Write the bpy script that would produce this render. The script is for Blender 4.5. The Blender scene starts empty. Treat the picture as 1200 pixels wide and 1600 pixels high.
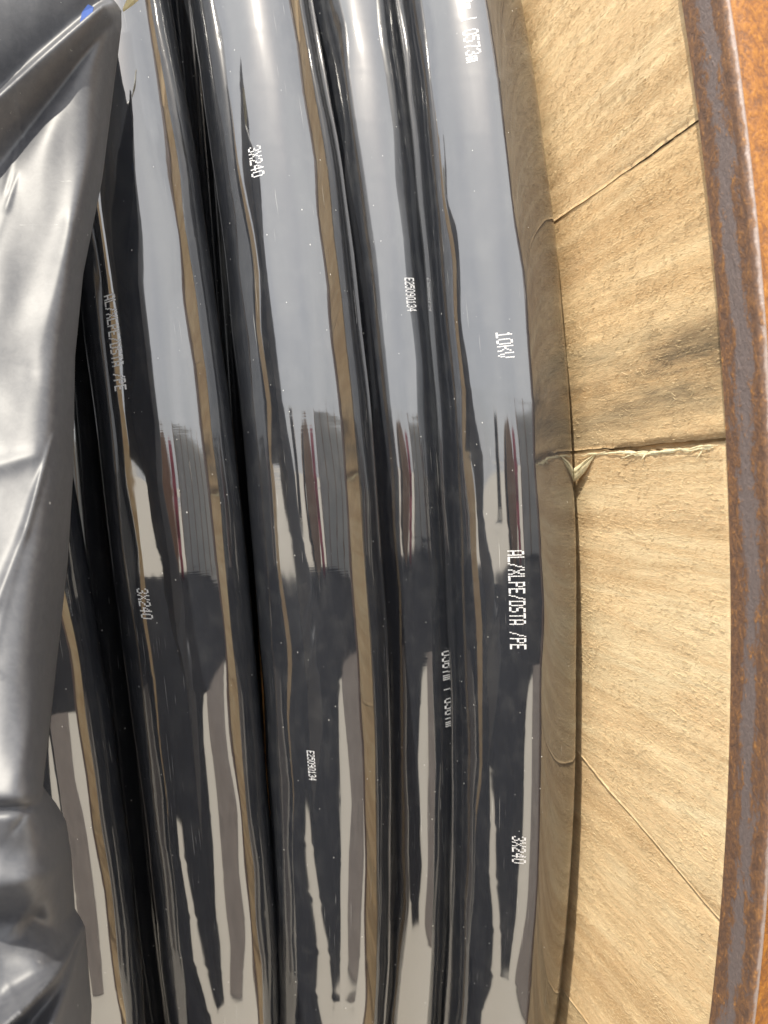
import bpy, math, random
import numpy as np
from mathutils import Vector, Matrix
R = math.radians
rng = np.random.default_rng(7); random.seed(7)
sc = bpy.context.scene
COL = sc.collection

# ------------------------------------------------------------------ camera
Z0 = 1.25                                   # height of the drum's axle
YAW, PITCH, ROLL = 0.235, -0.0425, -0.062
F = Vector((math.sin(YAW)*math.cos(PITCH), math.cos(YAW)*math.cos(PITCH), math.sin(PITCH)))
Rt = Vector((math.cos(YAW), -math.sin(YAW), 0)); Up = Rt.cross(F)
R2 = math.cos(ROLL)*Rt + math.sin(ROLL)*Up; U2 = -math.sin(ROLL)*Rt + math.cos(ROLL)*Up
cd = bpy.data.cameras.new('camera'); cam = bpy.data.objects.new('camera', cd); COL.objects.link(cam)
m = Matrix((R2, U2, -F)).transposed().to_4x4(); m.translation = Vector((-.185, -1.4755, Z0)); cam.matrix_world = m
cd.sensor_fit = 'VERTICAL'; cd.sensor_height = 36; cd.sensor_width = 27; cd.lens = 1255.07/1600*36
cd.clip_start = .01; cd.clip_end = 2000
cd.dof.use_dof = True; cd.dof.focus_distance = .42; cd.dof.aperture_fstop = 10
sc.camera = cam

# ------------------------------------------------------------------ sky and sun
SUN_EL, SUN_AZ = 60, -33                    # azimuth seen from the drum's face (-Y), negative = towards -X
sdir = Vector((math.sin(R(SUN_AZ))*math.cos(R(SUN_EL)), -math.cos(R(SUN_AZ))*math.cos(R(SUN_EL)), math.sin(R(SUN_EL))))
w = bpy.data.worlds.new('World'); sc.world = w; w.use_nodes = True
nt = w.node_tree; N = nt.nodes; L = nt.links; N.clear()
sky = N.new('ShaderNodeTexSky'); sky.sky_type = 'NISHITA'; sky.sun_disc = False
sky.sun_elevation = R(SUN_EL); sky.sun_rotation = math.atan2(sdir.x, sdir.y); sky.dust_density = 4; sky.air_density = 1
tc = N.new('ShaderNodeTexCoord'); nz = N.new('ShaderNodeTexNoise'); nz.inputs['Scale'].default_value = 1.6; nz.inputs['Detail'].default_value = 5
cr = N.new('ShaderNodeMapRange'); cr.inputs[1].default_value = .3; cr.inputs[2].default_value = .62; cr.inputs[3].default_value = .62; cr.inputs[4].default_value = 1.0
mx = N.new('ShaderNodeMix'); mx.data_type = 'RGBA'
# thin bright cloud, whiter and brighter round the sun
dt = N.new('ShaderNodeVectorMath'); dt.operation = 'DOT_PRODUCT'; dt.inputs[1].default_value = tuple(sdir); L.new(tc.outputs['Generated'], dt.inputs[0])
gl = N.new('ShaderNodeMapRange'); gl.interpolation_type = 'SMOOTHSTEP'; L.new(dt.outputs['Value'], gl.inputs[0])
for i_, q_ in enumerate((.0, 1.0, 10.0, 11.5)): gl.inputs[i_+1].default_value = q_
cc = N.new('ShaderNodeCombineColor'); L.new(gl.outputs[0], cc.inputs[0]); L.new(gl.outputs[0], cc.inputs[1]); L.new(gl.outputs[0], cc.inputs[2]); L.new(cc.outputs[0], mx.inputs[7])
bg = N.new('ShaderNodeBackground'); bg.inputs['Strength'].default_value = .12; out = N.new('ShaderNodeOutputWorld')
L.new(tc.outputs['Generated'], nz.inputs['Vector']); L.new(nz.outputs['Fac'], cr.inputs[0]); L.new(cr.outputs[0], mx.inputs[0])
L.new(sky.outputs[0], mx.inputs[6]); L.new(mx.outputs[2], bg.inputs['Color']); L.new(bg.outputs[0], out.inputs[0])
sl = bpy.data.lights.new('sun', 'SUN'); sl.energy = 5; sl.angle = R(.55); sl.color = (1, .93, .8)
so = bpy.data.objects.new('sun', sl); COL.objects.link(so); so.rotation_euler = (-sdir).to_track_quat('-Z', 'Y').to_euler()
sc.view_settings.view_transform = 'Standard'; sc.view_settings.look = 'None'; sc.view_settings.exposure = .4
sc.view_settings.gamma = 1; sc.view_settings.use_curve_mapping = False

# ------------------------------------------------------------------ helpers
def tag(o, label=None, cat=None, kind=None):
    if label: o['label'] = label
    if cat: o['category'] = cat
    if kind: o['kind'] = kind
    return o
def empty(name, loc, label, cat):
    o = bpy.data.objects.new(name, None); COL.objects.link(o); o.location = loc; return tag(o, label, cat)
def mesh(name, v, f, mat=None, parent=None, uv=None, smooth=False):
    """v (n,3), f list or (m,4) array of world-space vertices; uv per vertex"""
    me = bpy.data.meshes.new(name); v = np.asarray(v, float)
    if isinstance(f, np.ndarray):
        n, k = f.shape
        me.vertices.add(len(v)); me.vertices.foreach_set('co', v.ravel())
        me.loops.add(n*k); me.loops.foreach_set('vertex_index', f.ravel().astype(np.int32))
        me.polygons.add(n); me.polygons.foreach_set('loop_start', np.arange(0, n*k, k, dtype=np.int32))
        me.update(calc_edges=True); me.validate()
    else: me.from_pydata([tuple(p) for p in v], [], [tuple(q) for q in f]); me.update()
    if smooth: me.shade_smooth()
    if uv is not None:
        l = me.uv_layers.new(name='UVMap'); idx = np.empty(len(me.loops), np.int32); me.loops.foreach_get('vertex_index', idx)
        l.data.foreach_set('uv', np.asarray(uv, np.float32)[idx].ravel())
    if mat: me.materials.append(mat)
    o = bpy.data.objects.new(name, me); COL.objects.link(o)
    if parent: o.parent = parent; o.matrix_parent_inverse = Matrix.Translation(-parent_loc(parent))
    return o
def parent_loc(p):
    v = Vector(p.location)
    return v if not p.parent else v
def gridfaces(n, k, closed=False):
    i = np.arange(n-1)[:, None]; j = np.arange(k if closed else k-1)[None, :]; j2 = (j+1) % k
    return np.stack([i*k+j, i*k+j2, (i+1)*k+j2, (i+1)*k+j], -1).reshape(-1, 4)
VG = {}
def vn(x, y, per=None, seed=0, facet=.5):
    """2D value noise, optionally periodic in y; facet: 0 smooth .. 1 piecewise linear"""
    if seed not in VG: VG[seed] = np.random.default_rng(seed).uniform(-1, 1, (512, 512))
    g = VG[seed]; x = np.asarray(x)+200.; x, y = np.broadcast_arrays(x, y)
    xi = np.floor(x).astype(int); yi = np.floor(y).astype(int); fx = x-xi; fy = y-yi
    s = lambda t: t*facet + (1-facet)*t*t*(3-2*t); fx = s(fx); fy = s(fy)
    P = per or 512
    a = g[xi % 512, yi % P]; b = g[(xi+1) % 512, yi % P]; c = g[xi % 512, (yi+1) % P]; d = g[(xi+1) % 512, (yi+1) % P]
    return (a*(1-fx)+b*fx)*(1-fy)+(c*(1-fx)+d*fx)*fy
def W(X, r, t): return np.stack(np.broadcast_arrays(X, -r*np.cos(t), Z0+r*np.sin(t)), -1)

# ------------------------------------------------------------------ node helper
class NT:
    def __init__(s, name):
        s.m = bpy.data.materials.new(name); s.m.use_nodes = True; s.t = s.m.node_tree; s.b = s.t.nodes['Principled BSDF']
    def n(s, typ, **kw):
        nd = s.t.nodes.new(typ)
        for k, v in kw.items():
            if k.startswith('_'): nd.inputs[k[1:].replace('_', ' ')].default_value = v
            else: setattr(nd, k, v)
        return nd
    def l(s, a, b): s.t.links.new(a, b)
    def coord(s, kind='Object', scale=(1, 1, 1), rot=(0, 0, 0), loc=(0, 0, 0)):
        c = s.n('ShaderNodeTexCoord'); mp = s.n('ShaderNodeMapping'); s.l(c.outputs[kind], mp.inputs[0])
        mp.inputs['Scale'].default_value = scale; mp.inputs['Rotation'].default_value = rot; mp.inputs['Location'].default_value = loc
        return mp.outputs[0]
    def noise(s, vec, scale, detail=4, rough=.55, dist=0.):
        x = s.n('ShaderNodeTexNoise', _Scale=scale, _Detail=detail, _Roughness=rough, _Distortion=dist); s.l(vec, x.inputs['Vector']); return x.outputs['Fac']
    def voro(s, vec, scale, rand=1.):
        x = s.n('ShaderNodeTexVoronoi', _Scale=scale, _Randomness=rand); s.l(vec, x.inputs['Vector']); return x
    def rng(s, v, a, b, c=0., d=1.):
        x = s.n('ShaderNodeMapRange'); s.l(v, x.inputs[0])
        for i, q in enumerate((a, b, c, d)): x.inputs[i+1].default_value = q
        return x.outputs[0]
    def math(s, op, a, b=None):
        x = s.n('ShaderNodeMath', operation=op)
        for i, q in enumerate((a, b)):
            if q is None: continue
            if isinstance(q, (int, float)): x.inputs[i].default_value = q
            else: s.l(q, x.inputs[i])
        return x.outputs[0]
    def mix(s, f, a, b):
        x = s.n('ShaderNodeMix', data_type='RGBA')
        for i, q in ((0, f), (6, a), (7, b)):
            if isinstance(q, (int, float)): x.inputs[i].default_value = q
            elif isinstance(q, tuple): x.inputs[i].default_value = q+(1,)
            else: s.l(q, x.inputs[i])
        return x.outputs[2]
    def ramp(s, v, stops):
        x = s.n('ShaderNodeValToRGB'); s.l(v, x.inputs[0]); e = x.color_ramp.elements
        while len(e) < len(stops): e.new(.5)
        for q, (p, c) in zip(e, stops): q.position = p; q.color = tuple(c)+(1,)
        return x.outputs[0]
    def bump(s, h, strength, dist, prev=None):
        x = s.n('ShaderNodeBump', _Strength=strength, _Distance=dist); s.l(h, x.inputs['Height'])
        if prev: s.l(prev, x.inputs['Normal'])
        return x.outputs[0]
    def set(s, **kw):
        for k, v in kw.items():
            i = s.b.inputs[k.replace('_', ' ')]
            if isinstance(v, (int, float)): i.default_value = v
            elif isinstance(v, tuple): i.default_value = v+(1,) if len(v) == 3 else v
            else: s.l(v, i)
        return s.m

# ---- black polyethylene cable jacket: uv = (metres along, metres around)
a = NT('black_jacket')
uv = a.coord('UV'); lines = a.noise(a.coord('UV', (3, 900, 1)), 1, 3, .6)
fine = a.noise(a.coord('UV', (900, 40, 1)), 1, 2, .5)
patch = a.rng(a.noise(a.coord('UV', (9, 14, 1)), 1, 2), .52, .68)
rip = a.math('MULTIPLY', fine, patch)
v = a.voro(a.coord('UV', (260, 420, 1)), 1); cellr = a.n('ShaderNodeSeparateColor'); a.l(v.outputs['Color'], cellr.inputs[0])
dots = a.math('MULTIPLY', a.math('LESS_THAN', v.outputs['Distance'], a.rng(cellr.outputs[1], 0, 1, .02, .13)), a.math('GREATER_THAN', cellr.outputs[0], .9))
scr = a.noise(a.coord('UV', (25, 1500, 1), (0, 0, .12)), 1, 2, .5, .4)
scrm = a.math('MULTIPLY', a.rng(scr, .68, .72), a.rng(a.noise(a.coord('UV', (14, 30, 1)), 1, 1), .56, .66))
dust = a.rng(a.noise(a.coord('UV', (60, 90, 1)), 1, 5, .7), .48, .9, 0, .07)
dm = a.math('MAXIMUM', dots, a.math('MULTIPLY', scrm, .5))
col = a.mix(a.math('ADD', dm, dust), (.021, .0235, .030), (.6, .6, .57))
b1 = a.bump(lines, .10, .00006); b2 = a.bump(rip, .10, .00009, b1)
smear = a.rng(a.noise(a.coord('UV', (7, 45, 1), (0, 0, .05)), 1, 4, .6, .5), .5, .75, .058, .09)
M_JACKET = a.set(Base_Color=col, Roughness=.4, IOR=1.5, Specular_IOR_Level=.08, Coat_Weight=1., Coat_IOR=2.75, Coat_Roughness=smear, Normal=b2, Coat_Normal=b2)

a = NT('white_print'); n_ = a.noise(a.coord('Object'), 900, 2)
M_PRINT = a.set(Base_Color=a.mix(a.rng(n_, .35, .6), (.72, .73, .77), (.86, .87, .9)), Roughness=.5)

# ---- sawn poplar wood: object coords in metres; grain along Y
def wood(name, off, base, dark, light, stain=0.):
    a = NT(name)
    co = a.coord('Object', (1, 1, 1), (0, 0, 0), off)
    g = a.coord('Object', (60, 7, 60), (0, 0, 0), off); g2 = a.coord('Object', (420, 42, 420), (0, 0, 0), off); g3 = a.coord('Object', (2600, 420, 2600), (0, 0, 0), off)
    big = a.noise(g, 1, 3, .5, .8); mid = a.noise(g2, 1, 4, .6, .5); fin = a.noise(g3, 1, 3, .6)
    c = a.ramp(big, [(.25, dark), (.5, base), (.75, light)])
    c = a.mix(a.rng(mid, .36, .62, .42, 0), c, tuple(x*.62 for x in base))
    c = a.mix(a.rng(a.noise(a.coord('Object', (950, 110, 950), (.4, 0, 0), off), 1, 4, .7, .8), .3, .5, .42, 0), c, tuple(x*.55 for x in base))
    wv = a.noise(a.coord('Object', (5, 2.2, 75), (.10, 0, 0), off), 1, 3, .6, .35); c = a.mix(a.rng(wv, .46, .64, 0, .75), c, tuple(x*q for x, q in zip(base, (.66, .58, .5))))
    c = a.mix(a.rng(fin, .4, .75, 0, .4), c, tuple(min(1, x*1.25) for x in light))
    if stain:
        s1 = a.noise(a.coord('Object', (9, 11, 34), (.1, 0, 0), (off[0]+.3, off[1]+.1, off[2])), 1, 5, .65, .6)
        # grey weathered stain lying low on the board
        sx = a.n('ShaderNodeSeparateXYZ'); a.l(a.coord('Object'), sx.inputs[0])
        band = a.math('MULTIPLY', a.rng(sx.outputs['Z'], 1.25+.012, 1.25+.04, .55, 1), a.rng(sx.outputs['Z'], 1.25+.05, 1.25+.085, 1, 0))
        s2 = a.noise(a.coord('Object', (60, 22, 420), (.1, 0, 0), off), 1, 4, .7, .8)
        c = a.mix(a.math('MULTIPLY', a.math('MULTIPLY', a.math('MULTIPLY', a.rng(s1, .34, .6), a.rng(s2, .3, .6, .45, 1)), band), stain), c, (.13, .105, .07))
    # woolly, torn fibre relief left by the saw
    co4 = a.coord('Object', (1900, 520, 1900), (.25, 0, 0), off); fz = a.noise(co4, 1, 4, .65, 1.2)
    soft = a.noise(a.coord('Object', (300, 70, 300), (0, 0, 0), off), 1, 4, .6, .6)
    n = a.bump(soft, .22, .0011); n = a.bump(fz, .6, .0007, n); n = a.bump(fin, .5, .0005, n); n = a.bump(mid, .3, .0009, n)
    return a.set(Base_Color=c, Roughness=.78, Specular_IOR_Level=.25, Normal=n)
M_WOOD = [wood('sawn_wood', (0, 0, 0), (.83, .59, .335), (.62, .4, .215), (.9, .72, .46), .0),
          wood('weathered_wood', (3, 1, 2), (.81, .565, .31), (.6, .38, .2), (.9, .7, .43), .9),
          wood('pale_wood', (7, 4, 5), (.86, .625, .365), (.7, .47, .26), (.9, .75, .49), 0)]
a = NT('torn_fibre'); M_FIBRE = a.set(Base_Color=a.mix(a.rng(a.noise(a.coord('Object', (800, 800, 800)), 1, 3), .3, .7), (.74, .62, .36), (.88, .82, .58)), Roughness=.8)

a = NT('wood_fuzz'); M_FUZZ = a.set(Base_Color=a.mix(a.rng(a.noise(a.coord('Object', (60, 60, 60)), 1, 3), .3, .7), (.5, .36, .2), (.78, .64, .4)), Roughness=.8)
# ---- rusty steel: uv = (metres round the rim, profile metres)
def rust(name, band, outer):
    a = NT(name)
    u = a.coord('UV'); sx = a.n('ShaderNodeSeparateXYZ'); a.l(u, sx.inputs[0])
    p = a.noise(a.coord('UV', (24, 90, 1)), 1, 6, .68, .5); q = a.noise(a.coord('UV', (450, 600, 1)), 1, 5, .7, .5); s_ = a.noise(a.coord('UV', (130, 260, 1)), 1, 5, .65, .8)
    c = a.ramp(a.math('ADD', a.math('MULTIPLY', q, .5), a.math('MULTIPLY', s_, .5)), [(.33, (.12, .06, .03)), (.43, (.22, .085, .022)), (.53, (.36, .14, .022)), (.67, (.5, .225, .03))] if outer else
               [(.34, (.085, .055, .042)), (.48, (.15, .085, .056)), (.58, (.24, .125, .06)), (.70, (.6, .29, .08))])
    out_c = c
    met = 0.
    if band:
        vv = a.math('ABSOLUTE', a.math('SUBTRACT', sx.outputs['Y'], .0125))
        vv = a.math('ADD', vv, a.math('MULTIPLY', a.math('SUBTRACT', p, .5), .030))
        vv = a.math('ADD', vv, a.math('MULTIPLY', a.math('SUBTRACT', s_, .5), .012))
        vv = a.math('ADD', vv, a.math('MULTIPLY', a.math('SUBTRACT', q, .5), .012))
        mk = a.rng(vv, .0028, .0056, .9, 0)
        out_c = a.mix(mk, c, a.mix(q, (.15, .12, .118), (.3, .255, .25)))
        met = a.math('MULTIPLY', mk, .35)
        ce = a.math('ABSOLUTE', a.math('SUBTRACT', sx.outputs['Y'], .0268))       # worn corner, also painted pale as the rounded edge catching light
        cm = a.rng(a.math('ADD', ce, a.math('MULTIPLY', a.math('SUBTRACT', s_, .5), .004)), .0012, .0022, .85, 0)
        out_c = a.mix(cm, out_c, (.46, .38, .35)); met = a.math('MAXIMUM', met, a.math('MULTIPLY', cm, .4))
    n = a.bump(q, .5, .0009); n = a.bump(s_, .4, .0014, n)
    m = a.set(Base_Color=out_c, Roughness=.62, Normal=n)
    if band: a.l(met, a.b.inputs['Metallic'])
    return m
M_RIM = rust('rusty_mill_scale', True, False); M_RIMOUT = rust('orange_rust', False, True)

# ---- black plastic film
a = NT('black_plastic_film')
sc1 = a.noise(a.coord('Object', (260, 260, 260)), 1, 5, .7, .6)
sp = a.voro(a.coord('Object', (170, 170, 170)), 1); cr_ = a.n('ShaderNodeSeparateColor'); a.l(sp.outputs['Color'], cr_.inputs[0])
spk = a.math('MULTIPLY', a.math('LESS_THAN', sp.outputs['Distance'], .1), a.math('GREATER_THAN', cr_.outputs[0], .95))
scu = a.noise(a.coord('Object', (45, 500, 700), (.5, .2, .7)), 1, 3, .6, 1.2)
scum = a.math('MULTIPLY', a.rng(scu, .68, .76, 0, .5), a.rng(a.noise(a.coord('Object', (16, 16, 16)), 1, 2), .5, .62))
cl = a.mix(a.math('MAXIMUM', spk, scum), a.mix(a.rng(sc1, .3, .75, 0, .12), (.05, .053, .064), (.4, .4, .4)), (.6, .6, .58))
n = a.bump(sc1, .06, .0003); n = a.bump(a.noise(a.coord('Object', (40, 40, 40)), 1, 2, .5), .1, .002, n)
M_FILM = a.set(Base_Color=cl, Roughness=.5, IOR=1.72, Normal=n)

# ---- surroundings
a = NT('pale_concrete'); g = a.noise(a.coord('Object'), 3, 6, .6); g2 = a.noise(a.coord('Object'), 120, 4, .6)
M_GROUND = a.set(Base_Color=a.mix(a.rng(g, .3, .7), a.mix(g2, (.5, .465, .41), (.6, .56, .49)), (.55, .51, .45)), Roughness=.9, Normal=a.bump(g2, .3, .004))
def plain(name, c, rough=.6, var=.2, scale=20, metal=0.):
    a = NT(name); n_ = a.noise(a.coord('Object'), scale, 5, .6)
    return a.set(Base_Color=a.mix(a.rng(n_, .3, .7), tuple(x*(1-var) for x in c), tuple(min(1, x*(1+var)) for x in c)), Roughness=rough, Metallic=metal)

# ------------------------------------------------------------------ ground
gn = 60; gs = np.concatenate([-np.geomspace(600, 4, 20), np.linspace(-3.5, 3.5, 20), np.geomspace(4, 600, 20)])
gx, gy = np.meshgrid(gs, gs, indexing='ij')
ground = mesh('ground', np.stack([gx, gy, gx*0], -1).reshape(-1, 3), gridfaces(60, 60)[:, ::-1], M_GROUND); tag(ground, kind='structure')

# ================================================================== CABLE DRUM
XF, RIN, ROUT = .0375, 1.1772, 1.2022
drum = empty('cable_drum', (0, 0, Z0), 'large wooden cable drum with sawn plank flange and rusty steel rim, wound with black cable', 'cable drum')

# planks: horizontal boards, joints at a slight tilt; face at x = XF+.0035
TILT = .13
def seam(z0, y): return z0 + TILT*(y+1.17)*np.where(y < -.85, 1, 0) + np.where(y < -.85, 0, TILT*.32)
SE = [-1.21, -1.02, -.86, -.70, -.53, -.355, -.1975, .0075, .1465, .305, .45, .60, .76, .92, 1.06, 1.21]
FZ = []
def add_plank(k):
    z0, z1 = SE[k], SE[k+1]; vis = z1 > -.4 and z0 < .4
    ys = np.concatenate([np.arange(-1.195, -.93, .0016 if vis else .02), np.linspace(-.93, 1.195, 60)])
    nz_ = 90 if vis else 6
    y, s = np.meshgrid(ys, np.linspace(0, 1, nz_), indexing='ij')
    gap = .0004*np.clip(1-(ys[:, None]+1.10)/.05, .15, 1)
    tl = TILT*np.clip(y+1.17, -.03, .32)
    tl = tl*(-1 if k <= 5 else 1)*0 + tl*np.where(z0 > -.3, .08, -.25)     # nearly level boards, lower ones dip away
    tlt = TILT*np.clip(y+1.17, -.03, .32)*np.where(z1 > -.1, .08, -.25)
    if k == 6: tl = -.27*np.clip(-y-1.011, -.08, .2) + .02; 
    if k == 5: tlt = -.27*np.clip(-y-1.011, -.08, .2) + .02
    wob = vn(y/.02, 0*y, None, 40+k, 0)*.0005 + vn(y/.006, 0*y, None, 60+k, 0)*.0002
    wobt = vn(y/.02, 0*y, None, 41+k, 0)*.0005 + vn(y/.006, 0*y, None, 61+k, 0)*.0002
    za = z0+tl+gap+wob; zb = z1+tlt-gap+wobt
    if k == 6: zb = zb - .0004 - .0022*np.exp(-((y+1.125)/.03)**2)*(1+.5*vn(y/.005, 0*y, None, 6, .5))           # torn joint under the stained board
    if k == 7: zb = zb + .0008*np.clip((y+1.125)/.03, 0, 1)
    z = za+(zb-za)*s
    rr = np.hypot(y, z); f = np.minimum(1, 1.195/np.maximum(rr, 1e-6)); y2 = y*f; z2 = z*f
    h = vn(y/.05, z/.012, None, 80+k, 0)*.0003 + vn(y/.012, z/.003, None, 90+k, 0)*.0001 + vn(y/.004, z/.0016, None, 70+k, 0)*.00005
    edge = np.minimum(s, 1-s)*(z1-z0); gdep = np.where(s < .5, .0016 if k == 7 else .0007, .0016 if k == 6 else .0007); h = h - gdep*np.exp(-edge/.0011)*np.clip(1-(y+1.10)/.05, .03, 1)      # arrises worn back into the joint
    h += {6: .0011, 7: 0., 8: .0004, 5: .0002}.get(k, 0)
    if k == 6: h += .0012*np.exp(-(zb-z)/.004)*np.exp(-((y+1.12)/.05)**2)*(1+.6*vn(y/.004, 0*y, None, 5, 0))
    x = np.where(np.hypot(y2, z2) > 1.174, np.maximum(XF+.0035-h, XF+.0034), XF+.0035-h)
    n = len(ys)
    front = np.stack([x, y2, z2+Z0], -1).reshape(-1, 3); back = front.copy(); back[:, 0] = XF+.05
    fr = gridfaces(n, nz_); nf = len(front)
    idx = np.arange(nf).reshape(n, nz_); bd = np.concatenate([idx[:, 0], idx[-1, 1:], idx[::-1, -1][1:], idx[0, ::-1][1:]])
    side = np.stack([bd[:-1], bd[:-1]+nf, bd[1:]+nf, bd[1:]], -1)
    mt = M_WOOD[{5: 0, 6: 2, 7: 1, 8: 0}.get(k, k % 3)]
    o = mesh('plank', np.concatenate([front, back]), np.concatenate([fr, fr[:, ::-1]+nf, side]), mt, drum, smooth=True)
    if vis:                                                               # loose sawn fibres standing off the face
        G = front.reshape(n, nz_, 3); fv = []; ff = []; cnt = int(11000*(z1-z0)/.15)
        ii = rng.integers(2, np.searchsorted(ys, -.985), cnt); jj = rng.integers(1, nz_-1, cnt)
        dens = vn(ys[ii]/.02, (z0+(z1-z0)*jj/nz_)/.012+40, None, 55, 0)
        for i_, j_, d_ in zip(ii, jj, dens):
            if d_ < rng.uniform(-1.1, .8): continue
            p = G[i_, j_]; 
            if math.hypot(p[1], p[2]-Z0) > 1.172: continue
            ln = rng.gamma(3., .0006)+.0006; ang = rng.normal(-.12, .38); wd = rng.uniform(.00004, .00011); lift = rng.uniform(.0001, .0007)*(2 if rng.random() < .05 else 1)
            dy, dz = math.cos(ang), math.sin(ang); b0 = len(fv); cv = rng.normal(0, .15)*ln
            for s_, q_ in ((0, .9), (.5, 1), (1, .25)):
                c_ = (p[0]-lift*(math.sin(s_*2.4)+.15), p[1]+dy*ln*s_-dz*cv*s_*s_, p[2]+dz*ln*s_+dy*cv*s_*s_)
                fv += [(c_[0], c_[1]-dz*wd*q_, c_[2]+dy*wd*q_), (c_[0], c_[1]+dz*wd*q_, c_[2]-dy*wd*q_), (c_[0]-wd*q_, c_[1], c_[2])]
            for q_ in (0, 3):
                for r_ in range(3): ff.append((b0+q_+r_, b0+q_+(r_+1) % 3, b0+q_+3+(r_+1) % 3, b0+q_+3+r_))
        fz_ = mesh('wood_fuzz', fv, np.array(ff), M_FUZZ); fz_['kind'] = 'stuff'
        fz_.parent = o; FZ.append(fz_)
    if k == 7: o['label'] = 'plank with a grey weathered stain'
for k in range(len(SE)-1): add_plank(k)

# steel rim: channel swept round the flange, seen on its inner lip and outer face
def sweep(name, prof, mat, nseg, parent, jit=0.):
    pr = np.array(prof); k = len(pr); d = np.r_[0, np.cumsum(np.hypot(*np.diff(np.vstack([pr, pr[:1]]), axis=0).T))]
    pr = np.vstack([pr, pr[:1]]); t = np.linspace(-math.pi, math.pi, nseg+1)
    T, J = np.meshgrid(t, np.arange(k+1), indexing='ij')
    jr = vn(T/.05, J*0, None, 3, 0)*jit
    v = W(pr[J, 0], pr[J, 1]+jr, T).reshape(-1, 3)
    return mesh(name, v, gridfaces(nseg+1, k+1), mat, parent, uv=np.stack([T*1.2, d[J]], -1).reshape(-1, 2), smooth=True)
cr0 = .0026; prof = [(XF, RIN)]
prof += [(XF, RIN+q) for q in (.004, .009, .014, .0212)]
prof += [(XF+cr0*(1-math.cos(b)), ROUT-cr0+cr0*math.sin(b)) for b in np.linspace(0, math.pi/2, 7)]
prof_o = [(XF+cr0-.0006, ROUT-.0012), (XF+cr0+.0001, ROUT-.0001), (XF+.012, ROUT+.0003), (XF+.03, ROUT-.0004), (XF+.052, ROUT+.0002), (XF+.055, ROUT-.002), (XF+.055, RIN), (XF+.0515, RIN), (XF+.0515, ROUT-.005), (XF+.0045, ROUT-.005)]
lip = prof+[(XF+.0045, ROUT), (XF+.0045, ROUT-.005)][1:]+[(XF+.0031, ROUT-.006), (XF+.0031, RIN+.0005), (XF+.0028, RIN), (XF+.0006, RIN-.0004)]
rim = sweep('steel_rim', lip, M_RIM, 900, drum, 0); rim['label'] = 'inner lip of the rusty steel rim with grey mill scale band'
tread = sweep('rim_face', [(a_+ (.0004 if i == 0 else 0), b_) for i, (a_, b_) in enumerate(prof_o)], M_RIMOUT, 900, drum, 0); tread['label'] = 'orange rusted outer face of the rim'
sweep('backing_board', [(XF+.008, .9), (XF+.008, 1.17), (XF+.02, 1.17), (XF+.02, .9)], M_WOOD[0], 200, drum)
# barrel under the cable and the far flange
bt = np.linspace(-math.pi, math.pi, 97); 
T_, J_ = np.meshgrid(bt, np.arange(2), indexing='ij')
mesh('barrel', W(np.where(J_ == 0, -.95, XF+.003), .72, T_).reshape(-1, 3), gridfaces(97, 2), M_WOOD[0], drum)
pf = [(-.955, .72), (-.955, 1.2), (-1.01, 1.2), (-1.01, .02), (-.955, .02)]
fl = sweep('flange', pf, M_WOOD[2], 96, drum); fl.data.shade_flat()

# splinters torn from the joint below the stained board
def ribbon(name, pts, wds, parent, mat=M_FIBRE, tw=0.):
    v = []; fc = []; n = len(pts)
    for i, (p, wd) in enumerate(zip(pts, wds)):
        p = np.array(p); q = np.array(pts[min(i+1, n-1)])-np.array(pts[max(i-1, 0)]); q /= np.linalg.norm(q)
        s = np.cross(q, [1, 0, 0]); s /= np.linalg.norm(s)+1e-9; s = s*math.cos(tw*i)+np.array([1, 0, 0])*math.sin(tw*i)
        nn = np.cross(q, s)
        for c_ in ((1, .0), (0.1, .28), (-1, 0), (0.1, -.28)): v.append(p+s*wd*c_[0]+nn*wd*c_[1])
    for i in range(n-1):
        for j in range(4): fc.append((i*4+j, i*4+(j+1) % 4, (i+1)*4+(j+1) % 4, (i+1)*4+j))
    fc += [(0, 1, 2, 3), tuple((n-1)*4+j for j in (3, 2, 1, 0))]
    return mesh(name, v, fc, mat, parent, smooth=False)
XW = XF+.0035
def jz(y): return .0062+.08*TILT*np.clip(y+1.17, -.03, .32)
tip = (-1.0235, -.0105); rt = (-1.062, .0068)
for q in range(9):                                                         # the big feathered splinter, a bundle of fibres
    f0 = random.uniform(0, .25) if q else 0; pts = []; wds = []; off = (q-4)*.00045
    for i in range(9):
        s = f0+(1-f0)*i/8*(1 if q in (0, 4) else random.uniform(.93, 1))
        y = tip[0]+(rt[0]-tip[0])*s; z = tip[1]+(rt[1]-tip[1])*s + off*math.sin(s*math.pi)*1.5 - .0018*math.sin(s*math.pi)
        pts.append((XW-.0035-.0035*(1-s)**1.5+.002*s*s+random.uniform(-.0003, .0003), y, z+Z0)); wds.append(.00018+.0012*math.sin(min(s*1.15, 1)*math.pi)**.7*(1 if s < 1 else .3))
    o = ribbon('splinter', pts, wds, drum, tw=.04*(q-4))
    if q == 0: o['label'] = 'long pale feathered splinter hanging from the torn joint'
for k_, (ya, yb, wm) in enumerate(((-1.169, -1.10, .0010), (-1.135, -1.075, .0012), (-1.09, -1.052, .0008))):
    yy = np.arange(ya, yb, .0011); g_ = vn(yy/.004, 0*yy, None, 400+k_, .5); g2_ = vn(yy/.010, 0*yy, None, 410+k_, 0)
    env_ = np.sin(np.linspace(0.05, math.pi-.05, len(yy)))**.5
    ribbon('splinter', [(XW-.0017-.0006*g2v, y_, jz(y_)-.0008-.0019*math.exp(-((y_+1.125)/.03)**2)-.0003*k_+.0004*g2v+Z0) for y_, g2v in zip(yy, g2_)], list(wm*env_*(.75+.45*g_)), drum)
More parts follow.
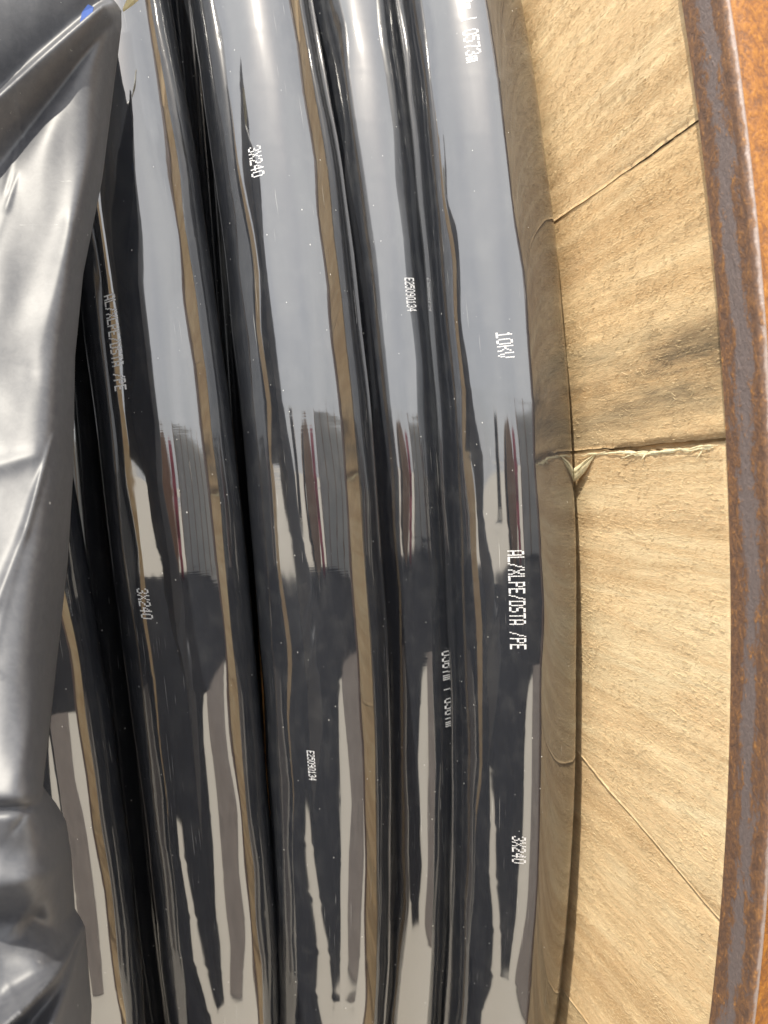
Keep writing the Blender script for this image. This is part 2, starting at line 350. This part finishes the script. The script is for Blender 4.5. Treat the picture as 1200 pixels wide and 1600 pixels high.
for q in range(24):                                                        # torn lip of the joint
    y0 = random.uniform(-1.168, -1.055); ln = random.uniform(.004, .018); dz = random.uniform(-.07, .05); z0 = jz(y0)+random.uniform(-.0022, -.0004)-.0016*math.exp(-((y0+1.125)/.03)**2)
    lift = random.uniform(.0002, .0010)
    if q in (3, 9): ln = .007; dz = -.55; y0 = {3: -1.112, 9: -1.158}[q]; z0 = jz(y0)-.0028
    pts = [(XW-.0016-lift*math.sin(s*2.2), y0+ln*s*(1 if dz > -.5 else .5), z0+dz*ln*s+.0004*math.sin(5*s+q)+Z0) for s in np.linspace(0, 1, 5)]
    ribbon('splinter', pts, [random.uniform(.0002, .0006)*(1-.6*s) for s in np.linspace(0, 1, 5)], drum)

# ================================================================== CABLE
cable = empty('power_cable', (-.1, -1.03, Z0), 'glossy black power cable with white dotted print, wound in touching turns on the drum', 'cable')
RT = .0375
TURN = {1: (-.2857, .9868, -.0856, -.1613), 2: (-.195, .9899, -.0413, -.0521), 3: (-.1143, 1.0007, -.0194, -.0607),
        4: (-.049, .963, -.005, 0.), 5: (-.0007, 1.0238, .0014, .0229)}
def xc(n, t):
    X, r, k, q = TURN[n]; tt = np.clip(t, -.55, .55); return X+k*tt+q*tt*tt
def bumps(n, s, al):
    """out-of-round of the jacket over the armour tape, metres"""
    hel = s/.036 + al/(2*math.pi)*2
    h = .00032*vn(hel, al/(2*math.pi)*22 % 22, 22, 100+n, .6) + .00055*vn(s/.045+3, al/(2*math.pi)*12 % 12, 12, 200+n, .45)
    h += .0024*np.sin(2*al)                                               # three cores under the jacket: slightly lopsided
    h += .0007*vn(s/.16, al/(2*math.pi)*5 % 5, 5, 300+n, 0)
    lap = (hel % 1); h += .00005*np.exp(-(lap/.10)**2) 
    return h
def turn(n, t0=-1.3, t1=1.3, ds=.0022, na=120, X=None, rr=None, name='cable_turn', par=None):
    rc = TURN[n][1] if n else rr
    t = np.linspace(t0, t1, int((t1-t0)*rc/ds)); al = np.linspace(-math.pi, math.pi, na, endpoint=False)
    T, A = np.meshgrid(t, al, indexing='ij'); T, A = T, A
    h = bumps(n, T*rc, A+math.pi) if n else 0*T
    xx = xc(n, T) if n else X+0*T
    v = W(xx+(RT+h)*np.sin(A), rc+(RT+h)*np.cos(A), T)
    # duplicate seam column for clean uv
    v = np.concatenate([v, v[:, :1]], 1); uvv = np.stack([np.concatenate([T, T[:, :1]], 1)*rc+n*3.1, np.concatenate([A, A[:, :1]+2*math.pi], 1)*RT+n*.7], -1)
    nn = v.shape[1]
    return mesh(name, v.reshape(-1, 3), gridfaces(len(t), nn)[:, ::-1], M_JACKET, par or cable, uv=uvv.reshape(-1, 2), smooth=True)
T5L = {1: 'turn half hidden under the black plastic sheeting, beyond a dark gap', 2: 'turn beside the plastic sheeting, printed AL/XLPE/DSTA /PE and 3X240',
       3: 'middle turn printed 3X240 and E25090134', 4: 'turn sunk between its neighbours, printed E25090134', 5: 'turn lying against the wooden flange, printed 10kV and AL/XLPE/DSTA /PE'}
TO = {}
for n in (1, 2, 3, 4, 5): TO[n] = turn(n); TO[n]['label'] = T5L[n]
for X, rr in ((-.373, .985), (-.449, .985), (-.525, .986)): turn(0, ds=.008, na=40, X=X, rr=rr)
for X, rr in ((-.335, .922), (-.26, .921), (-.183, .921), (-.105, .92), (-.0, .921), (-.41, .92), (-.487, .92)): turn(0, ds=.01, na=36, X=X, rr=rr)

# ------------------------------------------------------------------ dotted print, laid on the jacket
FONT = {
'A': ['01110', '10001', '10001', '10001', '11111', '10001', '10001'], 'L': ['10000']*6+['11111'], '/': ['00001', '00010', '00010', '00100', '01000', '01000', '10000'],
'X': ['10001', '10001', '01010', '00100', '01010', '10001', '10001'], 'P': ['11110', '10001', '10001', '11110', '10000', '10000', '10000'],
'E': ['11111', '10000', '10000', '11110', '10000', '10000', '11111'], 'D': ['11110', '10001', '10001', '10001', '10001', '10001', '11110'],
'S': ['01111', '10000', '10000', '01110', '00001', '00001', '11110'], 'T': ['11111']+['00100']*6, '0': ['01110']+['10001']*5+['01110'],
'1': ['00100', '01100', '00100', '00100', '00100', '00100', '11111'], '2': ['01110', '10001', '00001', '00110', '01000', '10000', '11111'],
'3': ['01110', '10001', '00001', '00110', '00001', '10001', '01110'], '4': ['00010', '00110', '01010', '10010', '11111', '00010', '00010'],
'5': ['11111', '10000', '11110', '00001', '00001', '10001', '01110'], '6': ['01110', '10000', '10000', '11110', '10001', '10001', '01110'],
'7': ['11111', '00001', '00010', '00010', '00100', '00100', '00100'], '9': ['01110', '10001', '10001', '01111', '00001', '00001', '01110'],
'k': ['10000', '10001', '10010', '11100', '10010', '10001', '10001'], 'K': ['10001', '10010', '10100', '11000', '10100', '10010', '10001'], 'V': ['10001']*4+['01010', '01010', '00100'],
'm': ['00000', '00000', '11111', '10101', '10101', '10101', '10101'], '|': ['00100']*7, ' ': ['00000']*7}
def printed(n, text, t_a, a_a, t_b, a_b, height, fat=1.0):
    """text centre runs from (t_a,a_a) to (t_b,a_b) on turn n; tops point towards +a"""
    rc = TURN[n][1]; L_ = len(text); cw = (t_b-t_a)/L_; v = []; f = []
    for i, ch in enumerate(text):
        g = FONT[ch]
        for r_ in range(7):
            for c_ in range(5):
                if g[r_][c_] != '1': continue
                for sr in (0, 1):
                    for s2 in (0, 1):
                        fx = (i+(c_+.25+.5*s2+.35)/6.1)/L_
                        t = t_a+(t_b-t_a)*fx; ac = a_a+(a_b-a_a)*fx
                        aa = ac+(.5-(r_+.27+.46*sr)/7)*height/RT
                        t += random.gauss(0, .00003); aa += random.gauss(0, .0012)
                        ht = abs(cw)/6.1*.27*fat; ha = height/7/RT*.225
                        b0 = len(v)
                        for (pt, pa) in ((-1, -.6), (-.6, -1), (.6, -1), (1, -.6), (1, .6), (.6, 1), (-.6, 1), (-1, .6)):
                            T1 = t+pt*ht; A1 = aa+pa*ha
                            h = float(bumps(n, np.array(T1*rc), np.array(A1+math.pi)))
                            v.append(W(float(xc(n, T1))+(RT+h+.00009)*math.sin(A1), rc+(RT+h+.00009)*math.cos(A1), T1))
                        f.append(tuple(range(b0+7, b0-1, -1)))
    o = mesh('printed_marking', np.array(v), f, M_PRINT, None)
    o.parent = TO[n]; o.matrix_parent_inverse = TO[n].matrix_parent_inverse.copy() @ Matrix() if False else Matrix()
    o['label'] = 'white dotted print reading ' + text
    PR.append(o); return o
PR = []
printed(2, 'AL/XLPE/DSTA /PE', .1069, -.612, .0548, -.612, .0088, 1.45)
printed(2, '3X240', -.0513, -.650, -.0688, -.618, .0088, 1.25)
printed(3, '3X240', .1851, -.479, .1669, -.4729, .0082)
printed(3, 'E25090134', -.1495, -.4576, -.1677, -.4387, .0050, 1.1)
printed(4, 'E25090134', .1227, .1417, .1012, .1400, .0062, 1.1)
printed(4, '0567m | 0567m', -.1120, .41, -.1640, .455, .0096)
printed(5, '10kV', .0726, -.2723, .0581, -.2565, .0094)
printed(5, 'AL/XLPE/DSTA /PE', -.0423, -.2848, -.0965, -.2907, .0096)
printed(5, '3X240', -.2063, -.278, -.2246, -.2655, .0084)
printed(5, '0573m | 0573m', .2775, -.262, .2235, -.276, .0093)

# ================================================================== BLACK PLASTIC SHEETING
CX = [-.2607, .301, -.0116, .0511, -.0547, -.0019, .0085, .035, -.0044]; CT = [.2407, .0261, -.3636, .0091, -.0386, .1142, -.02, -.0191, -.0525]
def sheet(u, v):     # sheet coordinates (u across, v down the sheet) -> axial position and angle on the winding
    P = [1+0*u, u, v, u*u, u*v, v*v, u*u*v, u*v*v, v**3]
    return sum(c*p for c, p in zip(CX, P)), sum(c*p for c, p in zip(CT, P))
EV = [-.25, -.10, -.03, .002, .012, .045, .28, .43, .56, .74, .88, 1.01, 1.11, 1.195, 1.212, 1.235, 1.26, 1.31, 1.39, 1.404, 1.412, 1.44, 1.53, 1.56, 1.60, 1.80]
EU = [.08, .12, .15, .172, .189, .190, .160, .130, .117, .114, .105, .090, .078, .067, .065, .085, .100, .108, .113, .122, .128, .130, .137, .135, .140, .15]
vv_ = np.arange(-.25, 1.80, .004); dd_ = np.concatenate([np.linspace(0, .02, 12), np.linspace(.0225, .26, 96), np.linspace(.27, .8, 20)])
V, D = np.meshgrid(vv_, dd_, indexing='ij')
def soft(y, w): k = np.hanning(2*w+1); k /= k.sum(); return np.convolve(np.pad(y, w, mode='edge'), k, mode='valid')
eu = np.interp(V, EV, EU); es = soft(np.interp(vv_, [-.25, -.1, .01, .28, .6, 1.0, 1.3, 1.8], [.16, .17, .185, .16, .12, .093, .112, .14]), 30)[:, None]
U = es-D+(eu-es)*np.exp(-(D/.035)**1.2)
def seg(u, v, u0, v0, u1, v1):
    du, dv = u1-u0, v1-v0; l = math.hypot(du, dv); du /= l; dv /= l
    al = (u-u0)*du+(v-v0)*dv; ac = (u-u0)*(-dv)+(v-v0)*du; return al, ac, l
we = .015+.010*np.clip((V-.45)/.6, 0, 1)
TI = .118*np.clip((V+.05)/1.25, 0, 1)**2.1+.035*np.clip((V-1.40)/.3, 0, 1.2)
H = .004+.5*TI+(.022+.5*TI)*(1-np.exp(-(D/we)**1.3))
def ridge(h, u0, v0, u1, v1, w0, w1, amp, asym=1., cap=None):
    al, ac, l = seg(U, V, u0, v0, u1, v1); s = np.clip(al/l, 0, 1.3); wd = w0+(w1-w0)*s
    ac_ = np.where(ac > 0, ac/wd, ac/(wd*asym))
    fall = np.where(al < 0, np.exp(-(al/(w0*1.2))**2), 1)*np.where(s > 1, np.exp(-((s-1)/.25)**2), 1)
    return h+amp*np.exp(-np.abs(ac_)**1.6)*(.35+.65*np.clip(s*1.4, 0, 1))*fall
# the big pleat running from the gathered corner down to the left, its back side tucked under
PE = (.0, .172); al, ac, l = seg(U, V, .186, .012, *PE)           # ac>0 is the side above the pleat
up = 1/(1+np.exp(np.clip(-(-ac if False else ac)/.004, -60, 60)))
pdx, pdy = .186-PE[0], PE[1]-.012; side = (V-.012)*pdx-(-(U-.186))*pdy              # >0 below the pleat line
dist = side/math.hypot(pdx, pdy)
sfade = np.clip(al/.03, 0, 1)
H = np.where(dist > 0, H+(.016*np.exp(-(np.abs(dist)/.045)**1.3))*sfade, H)
drop = 1-np.exp(-(np.clip(-dist, 0, 9)/.010)**1.5)
Hb = .014+.020*(1-np.exp(-np.clip(-dist-.02, 0, 9)/.075))
H = np.where(dist > 0, H, (H+.016*sfade)*(1-drop)+Hb*drop)
H = ridge(H, .180, .045, .0, .27, .006, .026, -.0065)
H = ridge(H, .158, .20, .08, .5, .01, .03, .003)
# torn notch and crumple on the lower edge
H = ridge(H, .066, 1.213, -.25, 1.222, .006, .03, -.008, .6)
H = ridge(H, .095, 1.30, -.05, 1.33, .012, .05, .010)
H = ridge(H, .11, 1.425, .05, 1.375, .008, .03, -.011); H = ridge(H, .05, 1.375, -.2, 1.37, .03, .05, -.013)
H = ridge(H, .128, 1.408, -.02, 1.515, .004, .016, .018, .8)
H = ridge(H, .129, 1.412, .01, 1.60, .004, .018, .017, 1.2)
H = ridge(H, .12, 1.44, -.02, 1.56, .006, .022, -.005)
for q_ in range(12):
    uq, vq = random.uniform(-.05, .1), random.uniform(.1, 1.7); aq = random.uniform(0, 6.3); lq = random.uniform(.03, .10)
    H = ridge(H, uq, vq, uq+lq*math.cos(aq), vq+lq*math.sin(aq), .002, .005, random.choice((-1, 1))*random.uniform(.0003, .0010))
H = ridge(H, .07, 1.01, .03, 1.16, .01, .02, .002)
H = ridge(H, .083, .69, .045, .82, .0025, .006, .0022); H = ridge(H, .04, .83, .0, .93, .006, .01, .002)
H = ridge(H, .112, .36, .112, .75, .012, .02, .002)
H = ridge(H, .055, .72, -.1, .76, .01, .03, .003)
H += (.0022*vn(U/.09, V/.16+50, None, 21, 0)+.0005*vn(U/.035, V/.06+50, None, 22, 0))*np.clip(D/.01, .3, 1)
H += .0016*vn(U/.06, V/.06+50, None, 24, 0)*np.clip((V-1.15)/.1, 0, 1)
kk = 1-np.clip(H-.006, 0, .2)/.42                        # outline measured on the raised film, so draw it in by its height
U2_ = .3+(U-.3)*kk; V2_ = .755+(V-.755)*kk
SX, ST = sheet(np.clip(U2_, -.7, .4), V2_); SX = SX + np.minimum(U2_+.7, 0)*.3
sheeting = mesh('plastic_sheeting', W(SX, 1.054+H, ST).reshape(-1, 3), gridfaces(*V.shape), M_FILM, uv=np.stack([SX, ST], -1).reshape(-1, 2), smooth=True)
sm = sheeting.modifiers.new('film', 'SOLIDIFY'); sm.thickness = .0005; sm.offset = 0
tag(sheeting, 'loose creased black plastic sheeting pulled aside over the leftmost cable turns', 'plastic sheet')

def patch_on(name, pts, hgt, mat, label, cat, thick=.0006):
    n = len(pts); kf = 1-hgt/.42; u = .3+(np.array([p[0] for p in pts])-.3)*kf; v = .755+(np.array([p[1] for p in pts])-.755)*kf; X, T = sheet(u, v)
    hh = np.array([hgt+p[2] for p in pts]); a_ = W(X, 1.054+hh, T); b_ = W(X, 1.054+hh-thick, T)
    f = [tuple(range(n)), tuple(range(2*n-1, n-1, -1))]+[(i, i+n, (i+1) % n+n, (i+1) % n) for i in range(n)]
    o = mesh(name, np.concatenate([a_, b_]), f, mat); return tag(o, label, cat)
patch_on('blue_label', [(.122, .056, .0), (.127, .030, .0), (.137, .020, .001), (.146, .024, .001), (.144, .038, .002), (.130, .056, .001)], .036, plain('blue_print', (.03, .08, .3), .8, .15, 200),
         'small blue scrap of label tucked behind the top pleat of the black sheeting', 'label')
strap = ribbon('torn_strap', [tuple(W(*[float(q) for q in (sheet(np.array(u), np.array(v))[0], 1.044+.017, sheet(np.array(u), np.array(v))[1])])) for u, v in ((.193, .020), (.199, .012), (.206, .004), (.215, -.006), (.228, -.03))],
               [.0012, .0026, .0036, .0040, .003], None, plain('cream_strap', (.7, .66, .42), .6, .1, 300), .05)
tag(strap, 'cream coloured torn strap end poking out at the gathered top corner of the sheeting', 'strap')

# ================================================================== YARD BEHIND THE PHOTOGRAPHER (seen in the gloss of the cable)
def box(name, c, s, mat, parent=None, rz=0.):
    v = np.array([(x, y, z) for x in (-.5, .5) for y in (-.5, .5) for z in (-.5, .5)])*np.array(s)
    ca, sa = math.cos(rz), math.sin(rz); v = np.stack([v[:, 0]*ca-v[:, 1]*sa, v[:, 0]*sa+v[:, 1]*ca, v[:, 2]], -1)+np.array(c)
    return mesh(name, v, [(0, 1, 3, 2), (4, 6, 7, 5), (0, 4, 5, 1), (2, 3, 7, 6), (0, 2, 6, 4), (1, 5, 7, 3)], mat, parent)
def pol(az, d, z=0.): return (d*math.sin(R(az))-.1, -1.05-d*math.cos(R(az)), z)
def cable_reel(az, d, rad, wid, rz, mats, label):
    c = pol(az, d, rad); t = empty('far_cable_drum', c, label, 'cable drum'); ca, sa = math.cos(rz), math.sin(rz)
    def cyl(name, x0, x1, r_, mt):
        n = 40; v = [(x, r_*math.cos(q), r_*math.sin(q)) for x in (x0, x1) for q in np.linspace(0, 2*math.pi, n, endpoint=False)]
        v = [(c[0]+x*ca-y*sa, c[1]+x*sa+y*ca, c[2]+z) for x, y, z in v]
        mesh(name, v, [(i, (i+1) % n, n+(i+1) % n, n+i) for i in range(n)]+[tuple(range(n))[::-1], tuple(range(n, 2*n))], mt, t)
    cyl('flange', -wid/2-.06, -wid/2, rad, mats[0]); cyl('flange', wid/2, wid/2+.06, rad, mats[0]); cyl('wrapping', -wid/2, wid/2, rad*.9, mats[1])
M_BR = plain('brown_boards', (.3, .19, .11), .8, .3, 9); M_BK = plain('black_wrap', (.010, .010, .012), .85, .2, 9); M_BK.node_tree.nodes['Principled BSDF'].inputs['Specular IOR Level'].default_value = .1
cable_reel(-26, 5.5, .95, .5, R(20), (M_BR, M_BK), 'brown wooden drum of black cable standing behind the photographer')
cable_reel(-45, 13, 1.5, .9, R(-40), (plain('grey_boards', (.42, .38, .34), .8, .2, 9), M_BK), 'large grey wooden drum far behind the photographer')
M_SH = plain('white_panel', (.62, .62, .6), .5, .06, 2); sh = empty('corrugated_fence', pol(12, 14), 'pale corrugated metal fence across the yard', 'fence')
p0 = np.array(pol(-7, 6.2)); p1 = np.array(pol(50, 7.2)); nn = 60; cs = []
for i in range(nn*4+1):
    s = i/(nn*4); q = p0+(p1-p0)*s; q = q+np.array([0, (-.05 if (i % 4) in (1, 2) else .05), 0]); cs += [q, q+np.array([0, 0, 2.1])]
mesh('panel', cs, [(2*i, 2*i+1, 2*i+3, 2*i+2) for i in range(nn*4)], M_SH, sh)
for i in range(6):
    q = p0+(p1-p0)*i/5; box('post', (q[0], q[1]+.12, 1.1), (.08, .08, 2.2), M_BR, sh)
rb = empty('red_barrel', pol(-15, 5.2), 'tall faded red oil drum stack in the yard', 'barrel')
for k in range(2):
    n = 28; rr_ = [(0, .0), (.22, .0), (.22, .29), (.23, .3), (.22, .31), (.22, .58), (.23, .6), (.22, .62), (.22, .88), (0, .88)]
    c = pol(-15, 5.2); v = [(c[0]+r_*math.cos(q), c[1]+r_*math.sin(q), z+k*.89) for r_, z in rr_ for q in np.linspace(0, 2*math.pi, n, endpoint=False)]
    mesh('barrel_body', v, [(j*n+i, j*n+(i+1) % n, (j+1)*n+(i+1) % n, (j+1)*n+i) for j in range(len(rr_)-1) for i in range(n)], plain('faded_red', (.42, .05, .08), .4, .2, 6) if k == 0 else bpy.data.materials['faded_red'], rb, smooth=True)
# unseen black ground sheet added for dark reflections in the cable: its near edge runs in and out
az_ = np.arange(-150, 64, 1.); near = np.interp(az_, [-150, -78, -74, -66, -63, -57, -54, -26, -22, -13, -10, -3, 2, 12, 30, 63], [.3, .42, 1.5, 1.35, .8, .62, .40, .36, .7, .9, 1.5, 2.0, 2.2, 2.4, 2.6, 3.0])
AZ, S_ = np.meshgrid(az_, np.linspace(0, 1, 30), indexing='ij'); NR = near[:, None]; DD = NR+(5.7-NR)*S_**1.6
gz = .014+.045*(1+vn(AZ/7, DD/.35, None, 31, 0))*np.clip(S_*8, 0, 1)
fs = mesh('added_dark_sheet', np.stack([DD*np.sin(np.radians(AZ))-.1, -1.05-DD*np.cos(np.radians(AZ)), gz], -1).reshape(-1, 3), gridfaces(*AZ.shape), M_BK, smooth=True)
tag(fs, 'added black sheet on the pale ground, shaped to make dark reflections in the cable', 'plastic sheet')
pw = [np.array(pol(4, .35, .006)), np.array(pol(50, .35, .006)), np.array(pol(46, 3.9, .006)), np.array(pol(7, 3.9, .006))]  # unseen board, added to darken this part of the reflected ground
pb = mesh('added_taupe_board', pw+[q+np.array([0, 0, .015]) for q in pw], [(3, 2, 1, 0), (4, 5, 6, 7), (0, 1, 5, 4), (1, 2, 6, 5), (2, 3, 7, 6), (3, 0, 4, 7)], plain('taupe_board_tone', (.15, .125, .11), .8, .2, 6))
tag(pb, 'added taupe board on the ground, put in to darken its reflection in the cable', 'board')
bpy.context.view_layer.update()
# printed markings keep world placement under their turn
for o in PR+FZ:
    o.matrix_parent_inverse = o.parent.matrix_world.inverted()
bpy.context.view_layer.update()
